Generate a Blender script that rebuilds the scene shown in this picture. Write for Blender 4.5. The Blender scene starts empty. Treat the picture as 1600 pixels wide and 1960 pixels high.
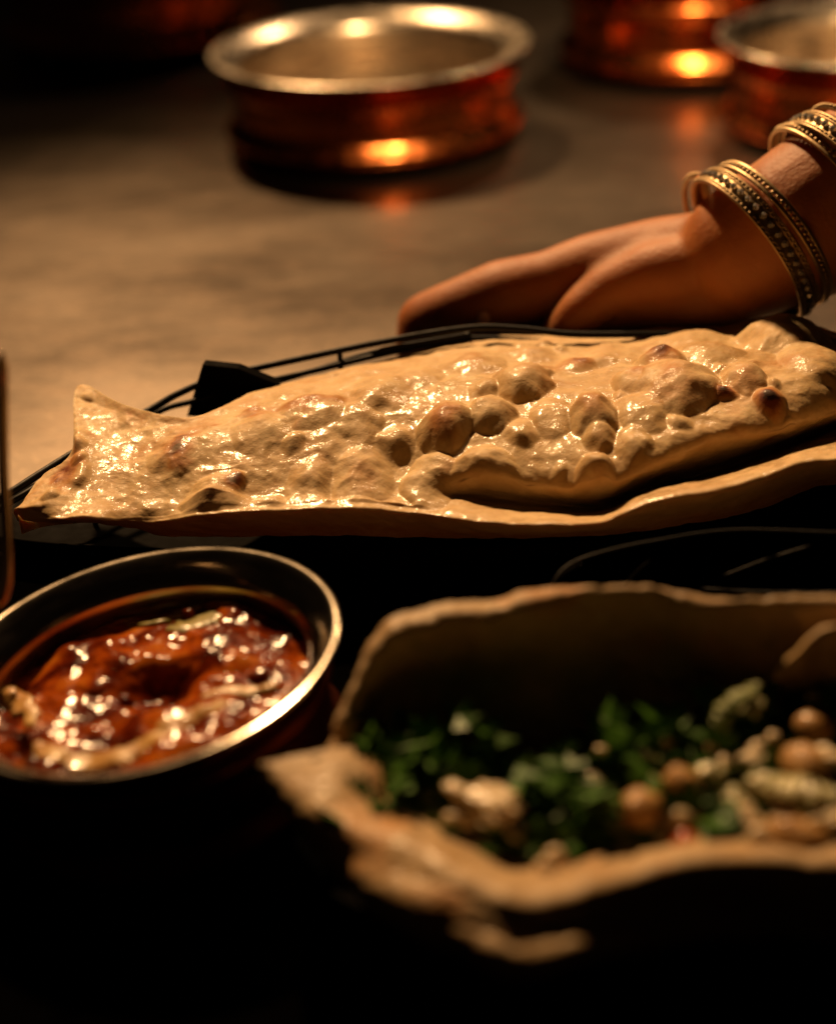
import bpy, bmesh, math, random
import numpy as np
from mathutils import Vector, Matrix
R_ = math.radians
rnd = random.Random(7)
sc = bpy.context.scene

# ------------------------------------------------------------------ camera
CAM = np.array([0, 0, 0.33]); PITCH = R_(28.9); ROLL = R_(3.2); FPX = 3200.0
_F = np.array([0, math.cos(PITCH), -math.sin(PITCH)])
_U = np.array([0, math.sin(PITCH), math.cos(PITCH)])
_X = np.array([1.0, 0, 0])
_R = math.cos(ROLL) * _X - math.sin(ROLL) * _U
_V = math.sin(ROLL) * _X + math.cos(ROLL) * _U
def at(px, py, z):
    """point of the place at height z that the photograph shows at (px, py)"""
    d = _F + (px - 800) / FPX * _R + (980 - py) / FPX * _V
    return CAM + (z - CAM[2]) / d[2] * d
cd = bpy.data.cameras.new("camera"); cam = bpy.data.objects.new("camera", cd); sc.collection.objects.link(cam)
cam.matrix_world = Matrix(((_R[0], _V[0], -_F[0], CAM[0]), (_R[1], _V[1], -_F[1], CAM[1]), (_R[2], _V[2], -_F[2], CAM[2]), (0, 0, 0, 1)))
cd.sensor_fit = 'VERTICAL'; cd.sensor_height = 36; cd.lens = FPX / 1960 * 36
cd.clip_start = 0.01; cd.clip_end = 50
cd.dof.use_dof = True
cd.dof.focus_distance = float((at(900, 850, .05) - CAM) @ _F)
cd.dof.aperture_fstop = 3.9
sc.camera = cam

# ------------------------------------------------------------------ world, lamps, exposure
w = bpy.data.worlds.new("World"); sc.world = w; w.use_nodes = True
w.node_tree.nodes["Background"].inputs[0].default_value = (1, .55, .3, 1)
w.node_tree.nodes["Background"].inputs[1].default_value = 0.002
def lamp(name, loc, target, power, col, radius, cone=None, blend=.5):
    l = bpy.data.lights.new(name, 'SPOT' if cone else 'POINT'); o = bpy.data.objects.new(name, l); sc.collection.objects.link(o)
    l.energy = power; l.color = col; l.shadow_soft_size = radius
    if cone: l.spot_size = R_(cone); l.spot_blend = blend
    o.location = loc
    o.rotation_euler = (Vector(target) - Vector(loc)).to_track_quat('-Z', 'Y').to_euler()
    return o
lamp("spot_lamp", (-0.38, 1.98, 1.38), (0.06, 0.54, 0.03), 235, (1, .585, .265), .05, 38, .8)
lamp("spot_lamp", (0.45, 2.1, 1.2), (0.20, 0.95, 0.05), 26, (1, .62, .32), .04, 66, 1.0)
lamp("spot_lamp", (0.20, 0.46, 1.35), (0.22, 1.17, 0.06), 125, (1, .60, .28), .05, 25, .7)  # added fill spot with no fixture, coned onto the pots to brighten their copper
sc.view_settings.view_transform = 'Standard'; sc.view_settings.look = 'None'
sc.view_settings.exposure = 0; sc.view_settings.gamma = 1
sc.cycles.use_denoising = True
sc.cycles.sample_clamp_indirect = 4; sc.cycles.diffuse_bounces = 1

# ------------------------------------------------------------------ helpers
def link(o): sc.collection.objects.link(o); return o
def tag(o, label=None, cat=None, group=None, kind=None):
    if label: o['label'] = label
    if cat: o['category'] = cat
    if group: o['group'] = group
    if kind: o['kind'] = kind
    return o
def thing(name, label, cat, loc, group=None):
    o = bpy.data.objects.new(name, None); o.empty_display_size = .02; link(o); o.location = tuple(loc)
    return tag(o, label, cat, group)
def obj(name, verts, faces, mat, parent=None, smooth=True, local=False):
    """verts in world coordinates (or local=True)"""
    verts = np.asarray(verts, dtype=float).reshape(-1, 3)
    base = np.zeros(3)
    if parent is not None and not local:
        p = parent; base = np.zeros(3)
        while p is not None: base = base + np.array(p.location); p = p.parent
    me = bpy.data.meshes.new(name)
    me.from_pydata((verts - base).tolist(), [], [tuple(f) for f in faces]); me.update()
    if smooth: me.shade_smooth()
    if mat: me.materials.append(mat)
    o = bpy.data.objects.new(name, me); link(o); o.parent = parent
    return o
def recentre(o):
    """put the origin of a one-mesh thing at the middle of its base"""
    me = o.data; n = len(me.vertices); co = np.empty(n * 3); me.vertices.foreach_get('co', co); co = co.reshape(-1, 3)
    b = np.array([(co[:, 0].min() + co[:, 0].max()) / 2, (co[:, 1].min() + co[:, 1].max()) / 2, co[:, 2].min()])
    co -= b; me.vertices.foreach_set('co', co.ravel()); o.location = tuple(b + np.array(o.location)); return o

def gridfaces(nu, nv, closed_u=False):
    f = []
    for i in range(nu if closed_u else nu - 1):
        a = i * nv; b = ((i + 1) % nu) * nv
        for j in range(nv - 1): f.append((a + j, b + j, b + j + 1, a + j + 1))
    return f
def catmull(P, n):
    """resample the first axis of P to n points"""
    P = np.asarray(P, float); m = len(P)
    t = np.linspace(0, m - 1, n); i = np.clip(t.astype(int), 0, m - 2); f = (t - i).reshape((-1,) + (1,) * (P.ndim - 1))
    Q = np.concatenate([2 * P[:1] - P[1:2], P, 2 * P[-1:] - P[-2:-1]])
    a, b, c, d = Q[i], Q[i + 1], Q[i + 2], Q[i + 3]
    return .5 * (2 * b + (c - a) * f + (2 * a - 5 * b + 4 * c - d) * f ** 2 + (3 * b - a - 3 * c + d) * f ** 3)
def sheet(cols, nu, nv):
    """cols: list of columns, each a list of (px, py, z)"""
    W = np.array([[at(*p) for p in c] for c in cols])
    W = catmull(W, nu); W = catmull(W.transpose(1, 0, 2), nv).transpose(1, 0, 2)
    return W
def normals(W):
    du = np.gradient(W, axis=0); dv = np.gradient(W, axis=1)
    n = np.cross(du, dv); n /= np.linalg.norm(n, axis=2, keepdims=True) + 1e-12
    return n
_ng = np.random.RandomState(3).rand(256, 256)
def vnoise(x, y):
    xi = np.floor(x).astype(int); yi = np.floor(y).astype(int); fx = x - xi; fy = y - yi
    fx = fx * fx * (3 - 2 * fx); fy = fy * fy * (3 - 2 * fy)
    g = lambda a, b: _ng[a & 255, b & 255]
    return (g(xi, yi) * (1 - fx) + g(xi + 1, yi) * fx) * (1 - fy) + (g(xi, yi + 1) * (1 - fx) + g(xi + 1, yi + 1) * fx) * fy - .5
def fbm(x, y, s, oct=4, seed=0):
    r = 0; a = 1
    for k in range(oct):
        r = r + a * vnoise(x * s + 17.3 * k + seed * 7.7, y * s + 5.1 * k + seed * 3.1); s *= 2.03; a *= .5
    return r
def attr(o, name, vals):
    a = o.data.attributes.new(name, 'FLOAT', 'POINT'); a.data.foreach_set('value', np.asarray(vals, float).ravel())
def tube(path, rad, seg=8, caps=True, closed=False):
    P = np.asarray(path, float); n = len(P)
    rad = np.broadcast_to(rad, (n,))
    T = np.gradient(P, axis=0) if not closed else np.roll(P, -1, 0) - np.roll(P, 1, 0)
    T /= np.linalg.norm(T, axis=1, keepdims=True)
    up = np.array([0, 0, 1.0]) if abs(T[:, 2]).max() < .95 else np.array([0, 1.0, 0.05])
    A = np.cross(T, up); A /= np.linalg.norm(A, axis=1, keepdims=True); B = np.cross(T, A)
    th = np.linspace(0, 2 * np.pi, seg + 1)[:-1]
    V = P[:, None] + rad[:, None, None] * (np.cos(th)[None, :, None] * A[:, None] + np.sin(th)[None, :, None] * B[:, None])
    V = V.reshape(-1, 3); F = []
    for i in range(n if closed else n - 1):
        a = i * seg; b = ((i + 1) % n) * seg
        for j in range(seg): F.append((a + j, a + (j + 1) % seg, b + (j + 1) % seg, b + j))
    if caps and not closed:
        F.append(tuple(range(seg))); F.append(tuple(range((n - 1) * seg, n * seg))[::-1])
    return V, F
def join(parts):
    V = []; F = []; o = 0
    for v, f in parts:
        V.append(np.asarray(v).reshape(-1, 3)); F += [tuple(i + o for i in q) for q in f]; o += len(V[-1])
    return np.concatenate(V), F
def lathe(profile, seg=96):
    pr = np.array(profile, float); th = np.linspace(0, 2 * np.pi, seg + 1)[:-1]
    V = np.stack([np.outer(np.cos(th), pr[:, 0]), np.outer(np.sin(th), pr[:, 0]), np.tile(pr[:, 1], (seg, 1))], -1).reshape(-1, 3)
    F = gridfaces(seg, len(pr), True)
    return V, F

# ------------------------------------------------------------------ materials
class M:
    def __init__(s, name):
        s.m = bpy.data.materials.new(name); s.m.use_nodes = True; s.t = s.m.node_tree; s.p = s.t.nodes["Principled BSDF"]
        s.tc = s.n('ShaderNodeTexCoord')
    def n(s, k, **kw):
        x = s.t.nodes.new(k)
        for a, b in kw.items():
            if hasattr(x, a): setattr(x, a, b)
        return x
    def l(s, a, b): s.t.links.new(a, b)
    def set(s, **kw):
        for k, v in kw.items():
            i = s.p.inputs[k.replace('_', ' ')]; i.default_value = v
        return s
    def noise(s, scale, detail=4, rough=.55, stretch=None, dist=0):
        x = s.n('ShaderNodeTexNoise'); x.inputs['Scale'].default_value = scale; x.inputs['Detail'].default_value = detail
        x.inputs['Roughness'].default_value = rough; x.inputs['Distortion'].default_value = dist
        if stretch:
            mp = s.n('ShaderNodeMapping'); mp.inputs['Scale'].default_value = stretch; s.l(s.tc.outputs['Object'], mp.inputs[0]); s.l(mp.outputs[0], x.inputs['Vector'])
        else: s.l(s.tc.outputs['Object'], x.inputs['Vector'])
        return x.outputs['Fac']
    def ramp(s, fac, stops):
        x = s.n('ShaderNodeValToRGB'); e = x.color_ramp.elements
        while len(e) < len(stops): e.new(.5)
        for q, (p, c) in zip(e, stops): q.position = p; q.color = (*c, 1) if len(c) == 3 else c
        s.l(fac, x.inputs[0]); return x.outputs[0]
    def mix(s, fac, a, b, mode='MIX'):
        x = s.n('ShaderNodeMix', data_type='RGBA', blend_type=mode)
        for i, v in ((0, fac), (6, a), (7, b)):
            if isinstance(v, (int, float)): x.inputs[i].default_value = v
            elif isinstance(v, tuple): x.inputs[i].default_value = (*v, 1)
            else: s.l(v, x.inputs[i])
        return x.outputs[2]
    def mrange(s, fac, a, b, c, d):
        x = s.n('ShaderNodeMapRange'); s.l(fac, x.inputs[0])
        for i, v in enumerate((a, b, c, d)): x.inputs[i + 1].default_value = v
        return x.outputs[0]
    def math(s, op, a, b):
        x = s.n('ShaderNodeMath', operation=op)
        for i, v in enumerate((a, b)):
            if isinstance(v, (int, float)): x.inputs[i].default_value = v
            else: s.l(v, x.inputs[i])
        return x.outputs[0]
    def attr(s, name):
        x = s.n('ShaderNodeAttribute'); x.attribute_name = name; return x.outputs['Fac']
    def bump(s, h, strength, dist=.001, prev=None):
        x = s.n('ShaderNodeBump'); x.inputs['Strength'].default_value = strength; x.inputs['Distance'].default_value = dist
        s.l(h, x.inputs['Height'])
        if prev is not None: s.l(prev, x.inputs['Normal'])
        return x.outputs[0]
    def col(s, c): s.l(c, s.p.inputs['Base Color'])
    def rough(s, c): s.l(c, s.p.inputs['Roughness'])
    def nrm(s, c): s.l(c, s.p.inputs['Normal'])

def mat_table():
    m = M("worn_metal_worktop")
    a = m.noise(4.5, 6, .62, (1, 2.2, 1), .4); b = m.noise(30, 6, .7, (1, 2.6, 1), .6); g = m.noise(240, 3, .6); st = m.noise(9, 5, .7, (1, 16, 1))
    c = m.ramp(a, [(.3, (.078, .060, .045)), (.5, (.104, .082, .062)), (.72, (.138, .111, .086))])
    c = m.mix(m.mrange(b, .45, .65, 0, .4), c, (.100, .068, .045)); c = m.mix(m.mrange(g, .55, .75, 0, .25), c, (.38, .28, .19))
    c = m.mix(m.mrange(st, .60, .72, 0, .35), c, (.22, .18, .14))
    m.col(c); m.set(Metallic=.9, Coat_Weight=.5, Coat_Roughness=.15)
    r = m.math('ADD', m.mrange(a, .35, .65, .33, .41), m.mrange(b, .35, .65, -.03, .04)); m.rough(r)
    m.nrm(m.bump(b, .10, .0008, m.bump(g, .15, .0003))); return m.m
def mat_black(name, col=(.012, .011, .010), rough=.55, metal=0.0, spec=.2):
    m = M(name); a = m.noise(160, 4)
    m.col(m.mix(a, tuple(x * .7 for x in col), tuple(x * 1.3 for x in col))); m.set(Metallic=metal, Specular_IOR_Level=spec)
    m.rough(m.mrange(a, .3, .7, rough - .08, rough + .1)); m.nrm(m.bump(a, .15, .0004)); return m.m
def mat_copper():
    m = M("hammered_copper"); a = m.noise(18, 5)
    m.col(m.ramp(a, [(.3, (.60, .13, .03)), (.5, (.80, .23, .06)), (.72, (.90, .34, .11))]))
    m.set(Metallic=1.0); b = m.noise(120, 3); m.rough(m.mrange(b, .3, .7, .17, .33))
    v = m.n('ShaderNodeTexVoronoi'); v.inputs['Scale'].default_value = 85; v.feature = 'SMOOTH_F1'; m.l(m.tc.outputs['Object'], v.inputs['Vector'])
    m.nrm(m.bump(v.outputs['Distance'], .22, .0025)); return m.m
def mat_steel(name="brushed_steel", r0=.2, r1=.36, col=(.70, .60, .48)):
    m = M(name); a = m.noise(60, 4, .6, (1, 1, 9)); b = m.noise(22, 4)
    m.col(m.mix(m.mrange(b, .35, .7, 0, .5), col, tuple(x * .72 for x in col))); m.set(Metallic=1.0)
    m.rough(m.mrange(a, .3, .7, r0, r1)); m.nrm(m.bump(a, .06, .0006)); return m.m
def mat_naan(name, wet=1.0, sss=.12, light=(.76, .55, .29), dark=(.58, .36, .155)):
    m = M(name); a = m.noise(55, 5, .6); b = m.noise(330, 4, .6); c2 = m.noise(130, 4, .65, dist=.4)
    c = m.ramp(a, [(.3, dark), (.62, light)])
    c = m.mix(m.mrange(b, .5, .75, 0, .25), c, tuple(x * .8 for x in dark))
    br = m.attr('brown'); brn = m.math('MULTIPLY', br, m.mrange(c2, .3, .62, .55, 1.25))
    c = m.mix(m.mrange(brn, .12, .5, 0, 1), c, (.52, .22, .06)); c = m.mix(m.mrange(brn, .5, .85, 0, 1), c, (.22, .05, .012)); c = m.mix(m.mrange(brn, .95, 1.2, 0, 1), c, (.05, .015, .006))
    wt = m.math('MULTIPLY', m.attr('wet'), m.mrange(c2, .44, .54, .06, 1))
    c = m.mix(m.math('MULTIPLY', wt, .30), c, (.60, .34, .07))
    m.col(c); m.set(Specular_IOR_Level=.35, Subsurface_Weight=sss, Subsurface_Radius=(.003, .0015, .0008), Subsurface_Scale=1.0, Coat_Roughness=.21)
    m.rough(m.mrange(b, .3, .7, .5, .7)); m.l(m.math('MULTIPLY', wt, wet), m.p.inputs['Coat Weight'])
    fine = m.noise(900, 3, .6); cb = m.noise(270, 3, .5, dist=.5)
    m.nrm(m.bump(b, .3, .0006, m.bump(fine, .2, .0003, m.bump(c2, .3, .0012))))
    m.set(Coat_IOR=1.75); m.l(m.bump(cb, .30, .0014, m.bump(c2, .4, .0016)), m.p.inputs['Coat Normal']); return m.m
def mat_skin():
    m = M("skin"); a = m.noise(40, 4); b = m.noise(700, 3, .6)
    c = m.ramp(a, [(.3, (.36, .11, .024)), (.7, (.48, .17, .042))])
    m.col(c); m.set(Roughness=.56, Subsurface_Weight=.45, Subsurface_Radius=(.012, .004, .0015), Subsurface_Scale=1.0, Specular_IOR_Level=.4)
    v = m.n('ShaderNodeTexVoronoi'); v.inputs['Scale'].default_value = 520; m.l(m.tc.outputs['Object'], v.inputs['Vector'])
    w_ = m.noise(85, 5, .65, (1, 3.5, 2), .8); m.nrm(m.bump(b, .3, .0006, m.bump(v.outputs['Distance'], .2, .0006, m.bump(w_, .25, .0012)))); return m.m
def mat_curry():
    m = M("oily_curry"); a = m.noise(70, 5, .6, dist=.7); b = m.noise(260, 4, .6)
    c = m.ramp(a, [(.32, (.035, .003, .0004)), (.46, (.12, .013, .0008)), (.57, (.33, .058, .003)), (.74, (.52, .16, .012))])
    c = m.mix(m.mrange(b, .6, .8, 0, .3), c, (.45, .15, .02))
    m.col(c); m.set(Specular_IOR_Level=0.0, Coat_Weight=.6, Coat_Roughness=.17); m.rough(m.mrange(a, .3, .7, .18, .4))
    m.nrm(m.bump(a, .3, .002)); m.l(m.bump(m.noise(160, 2, .5), .35, .0015), m.p.inputs['Coat Normal']); return m.m
def mat_plain(name, c0, c1, rough=.5, scale=120, coat=0.0, bump=.3, metal=0.0, spec=.4, sss=0.0, cr=.1):
    m = M(name); a = m.noise(scale, 4); m.col(m.mix(m.mrange(a, .3, .7, 0, 1), c0, c1))
    m.set(Roughness=rough, Metallic=metal, Coat_Weight=coat, Coat_Roughness=cr, Specular_IOR_Level=spec)
    if sss: m.set(Subsurface_Weight=sss, Subsurface_Radius=(.004, .002, .001), Subsurface_Scale=1.0)
    m.nrm(m.bump(a, bump, .001)); return m.m
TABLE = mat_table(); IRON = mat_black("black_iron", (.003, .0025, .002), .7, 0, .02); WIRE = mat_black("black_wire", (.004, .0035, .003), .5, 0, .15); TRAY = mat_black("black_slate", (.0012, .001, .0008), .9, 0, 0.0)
COPPER = mat_copper(); STEEL = mat_steel(); BOWLSTEEL = mat_steel("polished_steel", .10, .17, (.60, .53, .43))
NAAN = mat_naan("buttered_naan", 1.0); ROTI = mat_naan("plain_flatbread", .25, 0.0, (.50, .35, .19), (.34, .21, .095))
SKIN = mat_skin(); CURRY = mat_curry()
CREAM = mat_plain("cream_sauce", (.42, .17, .03), (.60, .38, .11), .4, 130, .3)
CHAR = mat_plain("herb_bit", (.20, .17, .03), (.38, .30, .07), .4, 200, .5)
GOLD = mat_plain("antique_gold", (.40, .28, .15), (.56, .42, .25), .46, 200, 0, .2, 1.0)
GLASS = mat_plain("clear_stone", (.75, .72, .68), (.9, .88, .85), .06, 50, 1.0, 0, .6, .8)
NAIL = mat_plain("nail", (.75, .42, .34), (.8, .5, .42), .2, 50, .6, 0)
LEAF = mat_plain("coriander_leaf", (.030, .10, .003), (.060, .17, .007), .5, 160, .15, .5, 0, .3, 0, .4)
LEAFPALE = mat_plain("lettuce_leaf", (.12, .16, .04), (.34, .36, .13), .5, 70, .15, .5, 0, .3, 0, .35)
PEA = mat_plain("roast_nut", (.36, .16, .035), (.58, .34, .11), .5, 260, .15, .5, 0, .4, .15, .15)
PANEER = mat_plain("paneer", (.62, .46, .26), (.75, .60, .38), .45, 150, .4, .5, 0, .4, .15, .2)
ONION = mat_plain("onion", (.50, .46, .22), (.66, .60, .34), .3, 80, .5, .2, 0, .5, .2)
TOMATO = mat_plain("tomato", (.36, .05, .012), (.5, .10, .02), .2, 80, .7, .3)

# ------------------------------------------------------------------ setting: the worktop
n = 2
V = [(-1.8, -.3, 0), (1.8, -.3, 0), (1.8, 2.9, 0), (-1.8, 2.9, 0), (-1.8, -.3, -.04), (1.8, -.3, -.04), (1.8, 2.9, -.04), (-1.8, 2.9, -.04)]
tb = obj('worktop', V, [(0, 1, 2, 3), (7, 6, 5, 4), (0, 4, 5, 1), (1, 5, 6, 2), (2, 6, 7, 3), (3, 7, 4, 0)], TABLE, smooth=False)
tag(tb, 'worn brownish metal worktop under everything', kind='structure')

# ------------------------------------------------------------------ black serving tray under the food
TC = np.array([.03, .352]); TRX, TRY = .285, .262
def superell(rx, ry, n, e=2.5, c=TC):
    t = np.linspace(0, 2 * np.pi, n + 1)[:-1]
    return np.stack([c[0] + rx * np.sign(np.cos(t)) * abs(np.cos(t)) ** (2 / e), c[1] + ry * np.sign(np.sin(t)) * abs(np.sin(t)) ** (2 / e)], -1)
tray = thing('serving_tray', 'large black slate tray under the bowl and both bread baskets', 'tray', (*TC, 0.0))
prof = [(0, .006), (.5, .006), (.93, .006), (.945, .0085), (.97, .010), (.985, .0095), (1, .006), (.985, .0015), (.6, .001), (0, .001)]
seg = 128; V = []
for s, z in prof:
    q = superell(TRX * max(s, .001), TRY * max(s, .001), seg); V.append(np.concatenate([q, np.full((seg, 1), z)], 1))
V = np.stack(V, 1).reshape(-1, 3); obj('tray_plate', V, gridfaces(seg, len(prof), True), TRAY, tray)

# ------------------------------------------------------------------ copper pots
def pot(label, loc, r, h, tilt=(0, 0), lining=STEEL, inner=None, shell=None, group='small copper pots with steel lining'):
    root = thing('copper_pot', label, 'pot', loc, group)
    root.rotation_euler = (R_(tilt[0]), R_(tilt[1]), 0)
    body = [(0, 0), (.60, 0), (.74, .01), (.80, .04), (.890, .085), (.945, .15), (.950, .215), (.912, .28), (.880, .35), (.880, .45), (.878, .56), (.878, .62), (.925, .69), (.915, .755), (.852, .80), (.836, .845), (.850, .88), (.90, .93), (.985, .965)]
    pr = catmull(np.array(body), 90) * (r, h)
    v, f = lathe(pr, 128); b = obj('body', v, f, shell or COPPER, root, local=True)
    lip = [(.985, .965), (1.0, .972), (1.008, .985), (1.0, 1.0), (.97, .998), (.93, .972), (.885, .93), (.845, .88), (.825, .83)]
    v, f = lathe(catmull(np.array(lip), 40) * (r, h), 128); obj('rim', v, f, lining, root, local=True)
    inn = [(.825, .83), (.822, .78), (.832, .70), (.838, .6), (.832, .45), (.835, .32), (.84, .15), (.76, .06), (.60, .03), (.0, .028)]
    v, f = lathe(catmull(np.array(inn), 60) * (r, h), 128); obj('lining', v, f, inner or lining, root, local=True)
    return root
def base_at(px, py, z, dz): 
    p = at(px, py, z); return (p[0], p[1], dz)
pot('round copper pot standing alone in the middle of the far worktop', base_at(708, 84, .063, 0), .1075, .063)
p2 = at(1352, 172, 0); pot('copper pot at the back, cut off by the top edge beside the bangled arm', (p2[0], p2[1] + .086, 0), .104, .08)
pot('copper pot partly hidden behind the raised wrist at the right edge', base_at(1645, 60, .064, 0), .091, .064)
p4 = at(250, 128, 0); pot('dark copper pot barely lit at the upper left corner', (p4[0], p4[1] + .10, 0), .125, .085)

# ------------------------------------------------------------------ curry bowl
bc = at(268, 1248, .048); BR = .0620; BH = .052
bn = Vector((-math.tan(R_(6)), 0, 1)).normalized()
rotb = Vector((0, 0, 1)).rotation_difference(bn).to_matrix()
base = Vector(bc) - bn * BH
bowl = pot('copper handi bowl with wide polished steel rim holding red curry', tuple(base), BR, BH, (0, 0), BOWLSTEEL, mat_steel('satin_steel', .24, .36, (.74, .68, .55)), mat_plain('shaded_copper', (.10, .02, .006), (.16, .035, .01), .45, 90, 0, .3, 1.0), None)  # shell is the pots' copper, darkened to paint in the shade under the bowl
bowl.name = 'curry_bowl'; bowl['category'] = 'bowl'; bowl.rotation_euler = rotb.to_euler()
if 'group' in bowl: del bowl['group']
# curry filling in the bowl's own tilt, a thing of its own
def bowl_pt(x, y, z): return np.array(base) + np.array(rotb @ Vector((x, y, z)))
cur = thing('curry', 'glossy red brown curry filling the copper handi bowl', 'curry', tuple(bowl_pt(0, 0, .030)))
nr, na = 150, 300; CR = BR * .828; ZS = .0365
rr = np.linspace(0, 1, nr) ** .8; aa = np.linspace(0, 2 * np.pi, na + 1)[:-1]
X = np.outer(np.cos(aa), rr) * CR; Y = np.outer(np.sin(aa), rr) * CR
Z = ZS + .0050 * fbm(X, Y, 62, 2, 1) + .0009 * fbm(X, Y, 230, 2, 2) + .003 * (1 - rr[None, :] ** 2)
lump = np.random.RandomState(5)
for k in range(22):
    a = lump.rand() * 6.283; q = math.sqrt(lump.rand()) * CR * .93; s = .0018 + .0042 * lump.rand() ** 2; cx, cy = q * math.cos(a), q * math.sin(a)
    d = ((X - cx) ** 2 + (Y - cy) ** 2) / s ** 2
    Z = np.maximum(Z, Z * 0 + ZS + .0015 + s * .32 * np.sqrt(np.clip(1 - d, 0, 1))) * (d < 1) + Z * (d >= 1)
Z -= .0085 * np.exp(-(((X - .003) / .010) ** 2 + ((Y - .001) / .010) ** 2))
Z = np.where(rr[None, :] > .97, np.minimum(Z, ZS - .0012), Z)
C3 = np.stack([X, Y, Z], -1).reshape(-1, 3) @ np.array(rotb).T + np.array(base)
obj('sauce', C3, gridfaces(na, nr, True), CURRY, cur)
def curry_pt(px, py, dz=.001):
    # point on the tilted curry plane
    py -= 22; d = _F + (px - 800) / FPX * _R + (980 - py) / FPX * _V
    nrm = np.array(bn); p0 = bowl_pt(0, 0, ZS + .0015 + dz); t = ((p0 - CAM) @ nrm) / (d @ nrm); return CAM + t * d
def swirl(name, pts, wid, mat):
    """cream lying on the sauce: the sauce surface inside a wavering band, bulged a little"""
    P = catmull(np.array([curry_pt(*p) for p in pts]), 60); iv = np.array(rotb.inverted())
    Q = (P - np.array(base)) @ iv.T
    d = np.full(X.shape, 9.0)
    for k, q in enumerate(Q): d = np.minimum(d, np.hypot(X + .0012 * fbm(X, Y, 150, 3, 60) - q[0], Y + .0012 * fbm(X, Y, 150, 3, 61) - q[1]) / (wid * (.45 + .55 * math.sin(.2 + 2.7 * k / 60))))
    d += .8 * fbm(X, Y, 330, 3, 62)
    h = .0003 * np.clip(1 - d ** 2, -.6, 1); zz = Z * .6 + .4 * (ZS + .003) + h
    idx = np.arange(na * nr).reshape(na, nr); m_ = (d < 1.05) & (rr[None, :] < .985)
    V = np.stack([X, Y, np.where(d < 1.1, np.maximum(zz, Z + h), Z)], -1).reshape(-1, 3) @ np.array(rotb).T + np.array(base)
    F = [f for f in gridfaces(na, nr, True) if m_.reshape(-1)[f[0]] or m_.reshape(-1)[f[2]]]
    used = sorted({i for f in F for i in f}); mp = {a: b for b, a in enumerate(used)}
    return obj(name, V[used], [tuple(mp[i] for i in f) for f in F], mat, cur)
swirl('cream_swirl', [(72, 1445), (120, 1468), (190, 1470), (262, 1452), (330, 1415), (385, 1388), (425, 1370)], .0034, CREAM)
swirl('cream_swirl', [(5, 1325), (30, 1352), (52, 1372), (60, 1400)], .0030, CREAM)
swirl('cream_swirl', [(395, 1352), (440, 1342), (480, 1338), (520, 1330)], .0020, CREAM)
swirl('cream_swirl', [(-20, 1300), (0, 1290), (40, 1285)], .0026, CREAM)
swirl('herb_leaf', [(335, 1218), (372, 1208), (408, 1200)], .0042, CHAR)
swirl('herb_leaf', [(265, 1210), (292, 1207), (315, 1205)], .0014, CHAR)

# spoon standing in the bowl
sp = thing('spoon', 'thin metal spoon handle rising from the curry at the left edge', 'spoon', tuple(curry_pt(-190, 1340, -.004)))
a0 = curry_pt(-190, 1340, -.003); a1 = at(11, 1132, .060); a2 = at(7, 900, .098); a3 = at(5, 760, .121); a4 = at(4, 676, .136)
P = catmull(np.array([a0, (a0 + a1) / 2 + np.array([.006, 0, .010]), a1, a2, a3, a4]), 60)
wd = np.interp(np.linspace(0, 1, 60), [0, .2, .6, .93, 1], [.0026, .0020, .0018, .0020, .0008])
v, f = tube(P, 1.0, 16); v = v.reshape(60, 16, 3); v = P[:, None] + (v - P[:, None]) * wd[:, None, None]
obj('handle', v.reshape(-1, 3), f, mat_steel("dark_spoon_metal", .14, .25, (.50, .38, .26)), sp)
t = np.linspace(0, math.pi, 14); q = np.linspace(0, 2 * np.pi, 20, endpoint=False)
B = a0 + np.array([-.004, -.012, -.006]) + np.stack([np.outer(np.cos(q), np.sin(t)) * .011, np.outer(np.sin(q), np.sin(t)) * .016, np.tile(-np.cos(t) * .003, (20, 1))], -1)
obj('spoon_bowl', B.reshape(-1, 3), gridfaces(20, 14, True), BOWLSTEEL, sp)

# ------------------------------------------------------------------ black wire bread baskets
def wire(name, pts, rad, parent, n=80, mat=WIRE, closed=False):
    P = catmull(np.array(pts + ([pts[0]] if closed else [])), n)
    v, f = tube(P, rad, 8); return obj(name, v, f, mat, parent)
bk = thing('bread_basket', 'black wire basket with two thin back rails under the buttered naan', 'basket', tuple(at(800, 860, .006)), 'black wire baskets holding the breads')
rail = [(-90, 1010, .036), (-40, 975, .040), (20, 943, .042), (80, 905, .043), (170, 850, .044), (290, 783, .047), (345, 752, .05), (420, 722, .052), (560, 690, .055), (740, 653, .058), (900, 628, .060), (1000, 630, .059), (1100, 640, .057), (1250, 640, .055), (1450, 640, .053), (1650, 655, .050)]
wire('back_rail', [at(*p) for p in rail], .0015, bk, 160)
rail2 = [(-60, 1030, .030), (0, 975, .034), (60, 938, .037), (170, 868, .038), (300, 790, .042), (370, 768, .044), (480, 737, .047), (600, 710, .050), (760, 672, .053), (900, 648, .053), (1100, 655, .050), (1400, 655, .046), (1650, 665, .044)]
wire('back_rail', [at(*p) for p in rail2], .0013, bk, 160)
rail3 = [(480, 745, .045), (560, 722, .047), (640, 697, .050), (700, 678, .053), (760, 664, .055), (900, 640, .055)]
wire('back_rail', [at(*p) for p in rail3], .0012, bk, 60)
# uprights from rail to the floor of the basket
fl = [(-60, 1035), (170, 900), (420, 800), (650, 750)]
tp = [(-40, 975, .040), (170, 850, .044), (420, 722, .052), (650, 670, .056), (850, 636, .059), (1050, 636, .057), (1250, 641, .055), (1450, 641, .053), (1620, 652, .050)]
for a, b in zip(fl, tp):
    A = at(*b); B = A.copy(); B[2] = .012; B[1] -= .012; wire('upright', [A, (A + B) / 2 + np.array([0, .002, 0]), B], .0011, bk, 10)
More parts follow.
